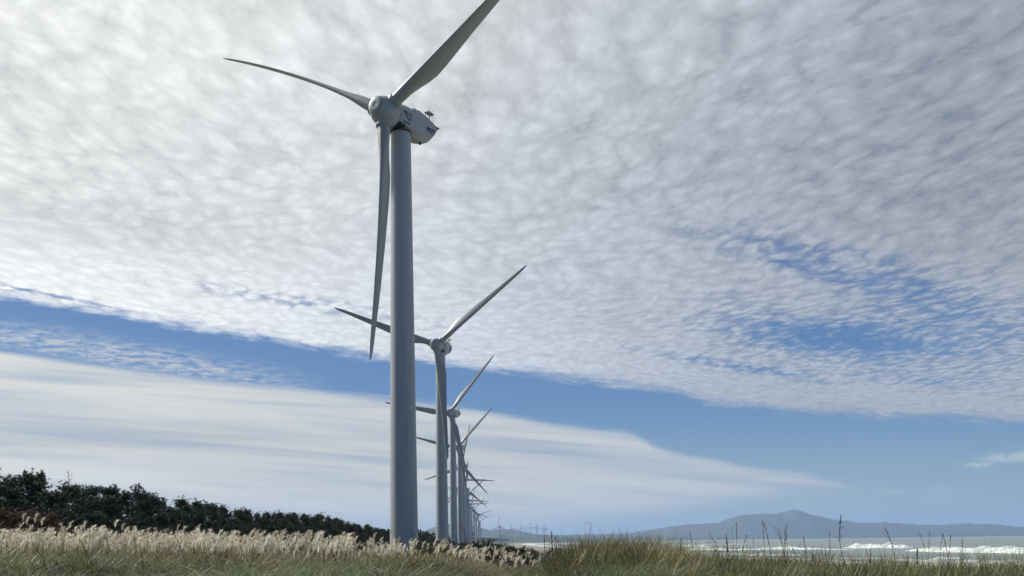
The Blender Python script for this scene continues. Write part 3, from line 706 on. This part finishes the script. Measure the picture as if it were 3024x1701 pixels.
for px, py, Y, lb in ((52, 1500, 27, 'tallest pampas plume near the left edge, high against the dark pines'), (88, 1503, 28, 'tall pampas plume, second of the high ones near the left edge'),
                      (66, 1514, 28, 'short fat pampas plume between the two highest ones at the left edge'), (106, 1516, 29, 'leaning pampas plume just right of the two highest at the left edge'),
                      (190, 1524, 29, 'slim pampas plume leaning left above the drooping heads'), (240, 1527, 28, 'upright pampas plume just left of a dark weed stalk'),
                      (324, 1521, 29, 'pampas plume slanting right beside a tall thin weed stem'), (344, 1534, 29, 'pale pampas plume, right one of a close pair against the pines'),
                      (510, 1536, 30, 'tall upright pampas plume above the middle of the left field'), (570, 1536, 30, 'broad pampas plume standing where the pine hill is lowest behind it'),
                      (733, 1549, 32, 'isolated tall pampas plume leaning right before the mid pine hill'), (1013, 1567, 34, 'upright pampas plume between field and nearest tower'),
                      (1029, 1565, 34, 'tallest pampas plume just left of the nearest tower foot'), (1092, 1563, 33, 'last tall pampas plume before the nearest tower foot'),
                      (1208, 1590, 30, 'fluffy pampas head in front of the nearest tower foot')):
    pampas_px(px, py, Y, lb, 'pampas plumes standing above the field')
nI = 0
while nI < 270:
    px = random.uniform(0, 1150) if nI < 215 else random.uniform(1390, 1590)
    if nI < 215: Y = random.uniform(23, 38); py = np.interp(px, [0, 300, 700, 1150], [1540, 1550, 1566, 1588]) + random.uniform(2, 34) + (Y < 27) * 8
    else: Y = random.uniform(30, 50); py = np.interp(px, [1390, 1460, 1590], [1606, 1600, 1652]) + random.uniform(0, 22)
    pampas_px(px, py, Y, 'pale nodding pampas plume at the top edge of the left field' if nI < 215 else 'pale pampas plume in the sunlit patch right of the turbine row',
              'pampas plumes of the left field' if nI < 215 else 'pampas plumes right of the turbine row'); nI += 1

# ---- dry weed stalks
SC = [(.045, .032, .028), (.07, .045, .038), (.04, .034, .032)]
def weed(px, py, pxb, Y, label, group=None, curl=0., heads='beads', thick=1.0, twigs=0):
    top = at(px, py, Y); bx = at(pxb, 1600, Y).x; base = Vector((bx, Y, float(ground(bx, Y)) - .03))
    mb = MB(); n = 11; pts = []
    for i in range(n):
        t = i / (n - 1); p = Vector((0, 0, 0)).lerp(top - base, t)
        p.x += math.sin(t * math.pi) * curl * .28 + math.sin(t * 9 + px) * .004; p.y += math.sin(t * 3) * .05; pts.append(p)
    if curl and heads == 'hook':
        e = pts[-1]; pts += [e + Vector((-.05, 0, .02)), e + Vector((-.10, 0, .0)), e + Vector((-.14, 0, .03))]
    L = len(pts); k = .85 * thick * Y / 18
    mb.tube(pts, [(.006 - .0035 * i / L) * k for i in range(L)], 5)
    r_ = link('weed_stalk', None); r_.location = base; tag(r_, label, 'weed stalk', group)
    def colmesh(mb_, nm): 
        me = mb_.mesh(nm, M_STALK); ca = me.color_attributes.new('Col', 'FLOAT_COLOR', 'POINT'); c_ = random.choice(SC)
        ca.data.foreach_set('color', np.tile(np.array([*c_, 1], np.float32), len(me.vertices))); return me
    for tw in range(twigs):
        t0 = pts[int(n * random.uniform(.45, .85))]; sgn = random.choice((-1, 1)); ln = random.uniform(.08, .22)
        mb.tube([t0, t0 + Vector((sgn * ln * .5, .02, ln * .5)), t0 + Vector((sgn * ln * .7, .03, ln))], [.003 * k, .0025 * k, .0015 * k], 4)
    link('stem', colmesh(mb, 'stem'), r_)
    if heads == 'beads':
        mh = MB(); mh.tube(pts[-4:], .0035 * k, 5)
        for i in range(int(20 * thick) + 6):
            t = 1 - random.random() * .32; q = t * (n - 1); i0 = min(int(q), n - 2); p = pts[i0].lerp(pts[i0 + 1], q - i0)
            p = p + Vector((random.uniform(-.011, .011), random.uniform(-.011, .011), random.uniform(-.01, .01))) * k; rr = random.uniform(.006, .011) * k * (1.3 - t * .5)
            mh.tube([p - Vector((0, 0, rr)), p, p + Vector((0, 0, rr * 1.4))], [rr * .3, rr, rr * .2], 5)
        link('seed_head', colmesh(mh, 'seed_head'), r_)
    return r_
for a in ((2485, 1522, 2545, 17, 'tallest dark weed stalk, leaning left in front of the mountain shoulder', None, -.6, 'beads', 1.5, 3),
          (2449, 1567, 2462, 20, 'thin dark weed stalk just left of the tallest leaning one', None, 0, 'beads', .9, 0),
          (2614, 1560, 2626, 19, 'knobby dark weed stalk before the breaking wave, right of the tallest', None, .6, 'beads', 1.2, 1),
          (2714, 1570, 2745, 20, 'dark weed stalk bending left above the second white breaker', None, .3, 'beads', .9, 0),
          (2745, 1570, 2742, 20, 'straight weed stalk with a bent tip above the second white breaker', None, 0, 'beads', .9, 0),
          (2782, 1575, 2780, 19, 'dark weed stalk, left arm of a trio at the right', None, .5, 'beads', 1.1, 0),
          (2808, 1578, 2795, 19, 'dark weed stalk slanting right, in the trio at the right', None, 0, 'beads', 1.0, 0),
          (2786, 1573, 2790, 20, 'thin weed stalk in the middle of the trio at the right', None, -.3, 'beads', .8, 0),
          (2842, 1583, 2846, 20, 'straight dark weed stalk, rightmost tall one above the surf', None, 0, 'beads', .9, 1),
          (2710, 1620, 2712, 17, 'short thick dark weed stalk in the right grass', None, 0, 'beads', 1.5, 1),
          (2253, 1536, 2265, 20, 'left of two tall dark spikes below the mountain summit', None, 0, 'beads', 1.0, 0),
          (2257, 1546, 2278, 20, 'right of two tall dark spikes below the mountain summit', None, .2, 'beads', 1.0, 0),
          (2174, 1541, 2180, 20, 'dark knobby spike standing alone before the rising mountain slope', None, 0, 'beads', 1.0, 0),
          (2162, 1552, 2170, 21, 'faint thin spike left of the knobby spike before the mountain', None, 0, 'plain', .8, 0),
          (2288, 1554, 2308, 19, 'left of a leaning pair of dark seed spikes under the summit', None, .5, 'beads', .9, 0),
          (2299, 1560, 2312, 19, 'right of a leaning pair of dark seed spikes under the summit', None, .3, 'beads', .9, 0),
          (2322, 1549, 2332, 20, 'taller of the close dark pair right of the summit line', None, 0, 'beads', 1.0, 0),
          (2318, 1562, 2320, 20, 'shorter of the close dark pair right of the summit line', None, 0, 'beads', 1.1, 0),
          (2037, 1570, 2031, 20, 'curved dark seed spike above the first white foam', None, .3, 'beads', 1.0, 0),
          (2094, 1572, 2110, 19, 'branched weed bending over before the low slope of the mountain', None, .6, 'beads', .9, 3),
          (2145, 1574, 2160, 17, 'bushy brown weed head before the mountain slope', None, 0, 'beads', 1.4, 5),
          (2205, 1581, 2200, 19, 'short dark spike leaning right below the mountain ridge', None, -.3, 'beads', 1.1, 0),
          (2224, 1587, 2234, 19, 'short slim spike left of the two tall ones', None, 0, 'beads', .8, 0),
          (2010, 1589, 2012, 18, 'small reddish weed cluster before the first foam', None, 0, 'beads', 1.1, 4),
          (2372, 1582, 2366, 18, 'weed with side seed pods right of the summit', None, .3, 'beads', 1.1, 4),
          (1748, 1546, 1762, 17, 'hooked dark weed stem on the grassy hump, tip curled over', None, -.4, 'hook', 1.3, 1),
          (1627, 1566, 1640, 16, 'reddish dark stalk at the left foot of the grassy hump', None, 0, 'beads', 1.4, 3),
          (1642, 1582, 1646, 17, 'short reddish spike beside the stalk at the left foot of the hump', None, 0, 'beads', 1.2, 0),
          (1608, 1580, 1604, 17, 'dark stalk over the distant surf left of the hump', None, 0, 'beads', 1.2, 1),
          (1215, 1566, 1228, 20, 'dark weed with a tip bent hard left in front of the nearest tower', None, .3, 'hook', 1.3, 1),
          (1357, 1528, 1375, 20, 'tall dark twig in front of the row of towers, bending left', None, .5, 'plain', 1.1, 3),
          (1286, 1548, 1305, 20, 'dark twig leaning left at the foot of the second tower', None, .2, 'plain', 1.1, 1),
          (1348, 1578, 1356, 17, 'short dark twig left of the tall twig at the far towers', None, 0, 'plain', 1.3, 0),
          (1398, 1572, 1392, 18, 'short dark spike at the right end of the far towers', None, 0, 'beads', 1.0, 0),
          (302, 1500, 312, 16, 'tall thin weed stem rising before the pines, left of its equal', None, .2, 'plain', .8, 0),
          (388, 1520, 382, 17, 'tall thin weed stem before the middle pines', None, .3, 'plain', .8, 0),
          (428, 1496, 436, 18, 'thin leafy weed stem highest before the middle pines', None, 0, 'plain', .8, 2),
          (234, 1590, 268, 13, 'reddish dark stalk leaning left out of the green grass at lower left', None, .3, 'beads', 1.2, 0),
          (508, 1566, 540, 14, 'reddish dark stalk leaning left in the middle of the left field', None, .4, 'beads', 1.1, 0),
          (415, 1620, 428, 12.5, 'short reddish stalk low in the left foreground', None, 0, 'beads', 1.2, 0),
          (650, 1550, 668, 18, 'dark stalk over the plumes where the pine hill dips', None, .2, 'beads', .9, 1)):
    weed(a[0], a[1], a[2], a[3], a[4], a[5], a[6], a[7], a[8], a[9])
for i in range(30):
    if i < 14: px = random.uniform(1960, 3010); py = random.uniform(1598, 1640); Y = random.uniform(16, 22)
    elif i < 22: px = random.uniform(1640, 1900); py = random.uniform(1566, 1600); Y = random.uniform(16, 19)
    else: px = random.uniform(900, 1600); py = random.uniform(1605, 1645); Y = random.uniform(13, 17)
    weed(px, py, px + random.uniform(-25, 50), Y, 'short dark dry weed stalk poking out of the right-hand grass' if i < 22 else 'short dark dry weed stalk in the middle foreground grass',
         'short dry weed stalks on the right' if i < 22 else 'short dry weed stalks in the middle', random.uniform(-.2, .4), random.choice(('beads', 'plain')), random.uniform(.7, 1.1), random.choice((0, 0, 2)))

# ------------------------------------------------------------------ pines
def tufts(cent, per, ln, w_, col):
    n = len(cent); N = n * per; idx = np.repeat(np.arange(n), per)
    th = rng.random(N) * 2 * np.pi; el = np.arcsin(np.clip(rng.random(N) * 1.25 - .25, -1, 1))
    d = np.stack([np.cos(th) * np.cos(el), np.sin(th) * np.cos(el), np.sin(el)], 1)
    s_ = np.cross(d, rng.normal(0, 1, (N, 3))); s_ /= np.linalg.norm(s_, axis=1)[:, None] + 1e-6
    L = ln * (.7 + .6 * rng.random(N))[:, None]; p = cent[idx]
    A = p - s_ * w_ * .5; B = p + s_ * w_ * .5; Cc = p + d * L
    V = np.stack([A, B, Cc + s_ * w_ * .18, Cc - s_ * w_ * .18], 1).reshape(-1, 3)
    Fc = (np.arange(N) * 4)[:, None] + np.arange(4)[None]
    c_ = np.repeat(col[idx] * (1 + rng.normal(0, .2, (N, 1))), 4, 0); return V, Fc, np.clip(c_, .002, 1)
def pine_mesh(seed, H=7., rad=2.2, nt_=900, pal=((.024, .040, .014), (.034, .052, .018), (.048, .062, .024)), dens=1.):
    random.seed(seed); mb = MB(); cents = []; cols = []
    bend = random.uniform(-.5, .5); tr = [Vector((bend * (z / H) ** 2, bend * .5 * (z / H), z)) for z in np.linspace(0, H * .93, 7)]
    mb.tube(tr, [.14, .12, .10, .08, .06, .04, .02], 6)
    pal = np.array(pal)
    nb = int(26 * dens)
    for b_ in range(nb):
        zf = random.uniform(.03, .97); i0 = min(5, int(zf * 6)); p0 = tr[i0].lerp(tr[i0 + 1], zf * 6 - i0) if zf < 1 else tr[-1]
        ang = random.uniform(0, 6.28); ln = rad * (1.0 - .72 * zf ** 1.5) * random.uniform(.5, 1.15)
        rise = random.uniform(.15, .75)
        p1 = p0 + Vector((math.cos(ang) * ln, math.sin(ang) * ln, ln * rise)); mb.tube([p0, p0.lerp(p1, .5) + Vector((0, 0, -.05)), p1], [.045, .03, .012], 4)
        cb = pal[random.randrange(len(pal))] * random.uniform(.75, 1.3)
        if random.random() < .8:             # upright candle shoots at the branch end
            hs_ = random.uniform(.35, .95)
            for q in range(int(hs_ / .12)): cents.append((p1.x + random.gauss(0, .05), p1.y + random.gauss(0, .05), p1.z + q * .12)); cols.append(cb)
            mb.tube([p1, p1 + Vector((0, 0, hs_))], [.015, .008], 4)
        for q in range(int(nt_ / nb)):
            t = random.random() ** .55; c_ = p0.lerp(p1, t); sp_ = .15 + .42 * t
            cents.append((c_.x + random.gauss(0, sp_ * .7), c_.y + random.gauss(0, sp_ * .7), c_.z + random.gauss(0, sp_ * .55) + .1)); cols.append(cb * random.uniform(.8, 1.25))
    for q in range(7):                       # leader shoots
        c_ = tr[-1] + Vector((random.gauss(0, .3), random.gauss(0, .3), random.uniform(-.3, .45))); mb.tube([tr[-1] - Vector((0, 0, .5)), c_], [.02, .01], 4)
        for r_ in range(5): cents.append((c_.x + random.gauss(0, .06), c_.y + random.gauss(0, .06), c_.z - r_ * .09)); cols.append(pal[1])
    V, Fc, C = tufts(np.array(cents), 11, .21, .055, np.array(cols))
    return mb.mesh('trunk', M_BARK), mesh_np('crown', V, Fc, M_NEEDLE, C)
PINES = [pine_mesh(s_, 7., 2.5, 1050) for s_ in range(6)]
RUST = pine_mesh(40, 5.2, 2.3, 460, ((.17, .075, .032), (.12, .055, .025), (.06, .045, .02), (.20, .095, .045)))
THIN = pine_mesh(41, 7.2, 1.5, 150, dens=.6)
def pine(x, y, H, label, group, var=None, nm='pine_tree', cat='tree'):
    t_, c_ = var or random.choice(PINES); h0 = 7.
    r_ = link(nm, None); r_.location = (x, y, float(ground(x, y)) - .1); s_ = H / h0
    r_.scale = (s_ * random.uniform(.9, 1.2), s_ * random.uniform(.9, 1.2), s_); r_.rotation_euler = (0, 0, random.uniform(0, 6.28))
    link('trunk', t_, r_); link('crown', c_, r_); tag(r_, label, cat, group); return r_
random.seed(9)
sky_px = [-300, 0, 100, 230, 330, 470, 590, 700, 800, 930, 1000, 1060, 1150, 1250]
sky_py = [1372, 1383, 1392, 1418, 1440, 1456, 1478, 1497, 1508, 1512, 1530, 1545, 1562, 1580]
def top_z(px, Y): return at(px, float(np.interp(px, sky_px, sky_py)), Y).z
GP = 'dark pines of the windbreak at left'
cnt = 0
Yc = 60.
while Yc < 420:
    for rowi, (xo, hh) in enumerate(((-37, .62), (-41, .84), (-45, 1.0))):
        y = Yc + random.uniform(-1.2, 1.2); x = xo + random.uniform(-1, 1) + .02 * (y - 60)
        px = CX + F * x / y
        if px < -420: continue
        tz = top_z(px, y) ; g_ = float(ground(x, y)); H = (tz - g_) * (hh + random.uniform(-.08, .04))
        if rowi == 2: H = (tz - g_) * random.uniform(.93, 1.0)
        if H < 1.2: continue
        pine(x, y, min(H, 11), 'dark green coastal pine in the windbreak behind the pampas field', GP); cnt += 1
    Yc += 1.7 + Yc * .0115
# dead rust-coloured pines at the left edge, and bare saplings on the skyline
for px, py, Y, lb in ((20, 1472, 58, 'rust-brown dead pine at the left edge before the dark pines'), (80, 1482, 59, 'rust-brown dying pine, second from the left edge'), (140, 1488, 62, 'brownish low pine bough mass right of the two dead pines')):
    p = at(px, py, Y); pine(p.x, p.y, (p.z - float(ground(p.x, p.y))) * 1.12, lb, 'browned pines at the left edge', RUST)
for px, py, Y, lb in ((200, 1388, 74, 'bare leafless sapling poking above the pine skyline at left'), (252, 1420, 86, 'bare leafless sapling in the dip of the pine skyline'), (128, 1390, 72, 'thin pine leader rising over the skyline near the left edge'),
                      (406, 1428, 100, 'sparse brownish pine tip at the right end of the near pine hill')):
    p = at(px, py, Y); g_ = float(ground(p.x, p.y))
    if 'bare' in lb:
        mb = MB(); Ht = p.z - g_; mb.tube([(0, 0, 0), (.1, 0, Ht * .6), (.05, 0, Ht)], [.07, .04, .012], 5)
        r_ = link('bare_tree', None); r_.location = (p.x, p.y, g_); tag(r_, lb, 'tree')
        link('trunk', mb.mesh('trunk', M_BARK), r_); mb2 = MB()
        for q in range(34):
            z_ = Ht * random.uniform(.45, .97); a2 = random.uniform(0, 6.28); l2 = random.uniform(.3, 1.0) * (1.25 - z_ / Ht)
            mb2.tube([(.07, 0, z_), (.07 + math.cos(a2) * l2 * .6, math.sin(a2) * l2 * .6, z_ + l2 * .5), (.07 + math.cos(a2) * l2, math.sin(a2) * l2, z_ + l2 * 1.1)], [.018, .012, .006], 4)
        link('branches', mb2.mesh('branches', M_BARK), r_)
    else: pine(p.x, p.y, p.z - g_, lb, None, THIN)
# low dark shrubs in the hollow beyond the plume patch
def shrub_mesh(seed, pal=((.02, .032, .014), (.03, .045, .018), (.045, .055, .025))):
    random.seed(seed); cents = []; cols = []; mb = MB(); pal = np.array(pal)
    for b_ in range(16):
        a2 = random.uniform(0, 6.28); r2 = random.uniform(.1, .8); h2 = random.uniform(.5, 1.05) * (1.1 - r2 * .4)
        tip = Vector((math.cos(a2) * r2, math.sin(a2) * r2, h2)); mb.tube([(0, 0, 0), tip * .6, tip], [.03, .02, .008], 4)
        for q in range(13): t = random.uniform(.2, 1); cents.append((tip.x * t + random.gauss(0, .12), tip.y * t + random.gauss(0, .12), tip.z * t + random.gauss(0, .1))); cols.append(pal[random.randrange(3)])
    V, Fc, C = tufts(np.array(cents), 8, .2, .05, np.array(cols)); return mb.mesh('stems', M_BARK), mesh_np('foliage', V, Fc, M_NEEDLE, C)
SH = [shrub_mesh(s_) for s_ in range(4)]; random.seed(77)
for i in range(120):
    if i < 80: px = random.uniform(1385, 1680); py = np.interp(px, [1385, 1480, 1560, 1680], [1602, 1608, 1620, 1650]) + random.uniform(-3, 24); grp = 'right of the turbine row'
    else: px = random.uniform(1225, 1420); py = random.uniform(1588, 1602); grp = 'behind the tower feet'
    Y = random.uniform(60, 120) if i < 80 else random.uniform(90, 200); p = at(px, py, Y); g_ = float(ground(p.x, p.y))
    Hs = min(2.3, max(.8, p.z - g_)); a_, b_ = random.choice(SH); r_ = link('shrub', None); r_.location = (p.x, p.y, g_ - .05); s_ = Hs
    r_.scale = (s_ * 1.25, s_ * 1.25, s_); r_.rotation_euler = (0, 0, random.uniform(0, 6)); link('stems', a_, r_); link('foliage', b_, r_)
    tag(r_, 'low dark evergreen shrub in the hollow right of the turbine row' if i < 80 else 'low dark evergreen shrub behind the feet of the towers', 'shrub', 'dark shrubs ' + grp)
# far wood: reads as one dark mass
cents = []; 
for i in range(5200):
    k = random.random()
    if k < .3: Y = random.uniform(420, 1500); x = -45 - .03 * (Y - 420) - random.uniform(0, 70); hgt = 6.
    else: Y = random.uniform(2600, 5200); x = random.uniform(-700, float(shore(Y)) - 170 - (Y - 2600) * .02); hgt = 11. if Y < 3600 else 19.
    for q in range(3): cents.append((x + random.gauss(0, 2), Y + random.gauss(0, 3), float(ground(x, Y)) + hgt * random.random() ** .6 * (.8 + .4 * float(vnoise(x, Y, 60, 5))), hgt))
cc = np.array(cents); sz = np.where(cc[:, 1] < 1600, 2.0, 5.5)
V, Fc, C = tufts(cc[:, :3], 6, 1., 1., pick(((.020, .032, .016), (.03, .04, .022)), len(cc)))
s4 = np.repeat(np.repeat(sz, 6), 4)[:, None]; c4 = np.repeat(np.repeat(cc[:, :3], 6, 0), 4, 0); V = c4 + (V - c4) * s4 * .8
tag(link('far_woodland', mesh_np('far_woodland', V, Fc, M_NEEDLE, C)), 'dark distant pine wood along the coast below the blue hills', 'woodland', kind='stuff')
ridge('wooded_rise', [(1380, 1602), (1420, 1590), (1470, 1585), (1530, 1584), (1565, 1581), (1585, 1579), (1620, 1581), (1680, 1586), (1740, 1592), (1790, 1600)], 6700, 600, .5, 21, 200, 14)

# ------------------------------------------------------------------ haze
mb = MB(); mb.box((-34000, -3000, -20), (34000, 33000, 480))
m, nt, o = new_mat('haze_air'); vp = nt.nodes.new('ShaderNodeVolumePrincipled'); nt.links.new(vp.outputs[0], o.inputs['Volume'])
vp.inputs['Color'].default_value = (.44, .64, 1.0, 1); vp.inputs['Density'].default_value = 4.6e-5; vp.inputs['Anisotropy'].default_value = .2
tag(link('haze', mb.mesh('haze', m)), kind='stuff')

print('pines', cnt)
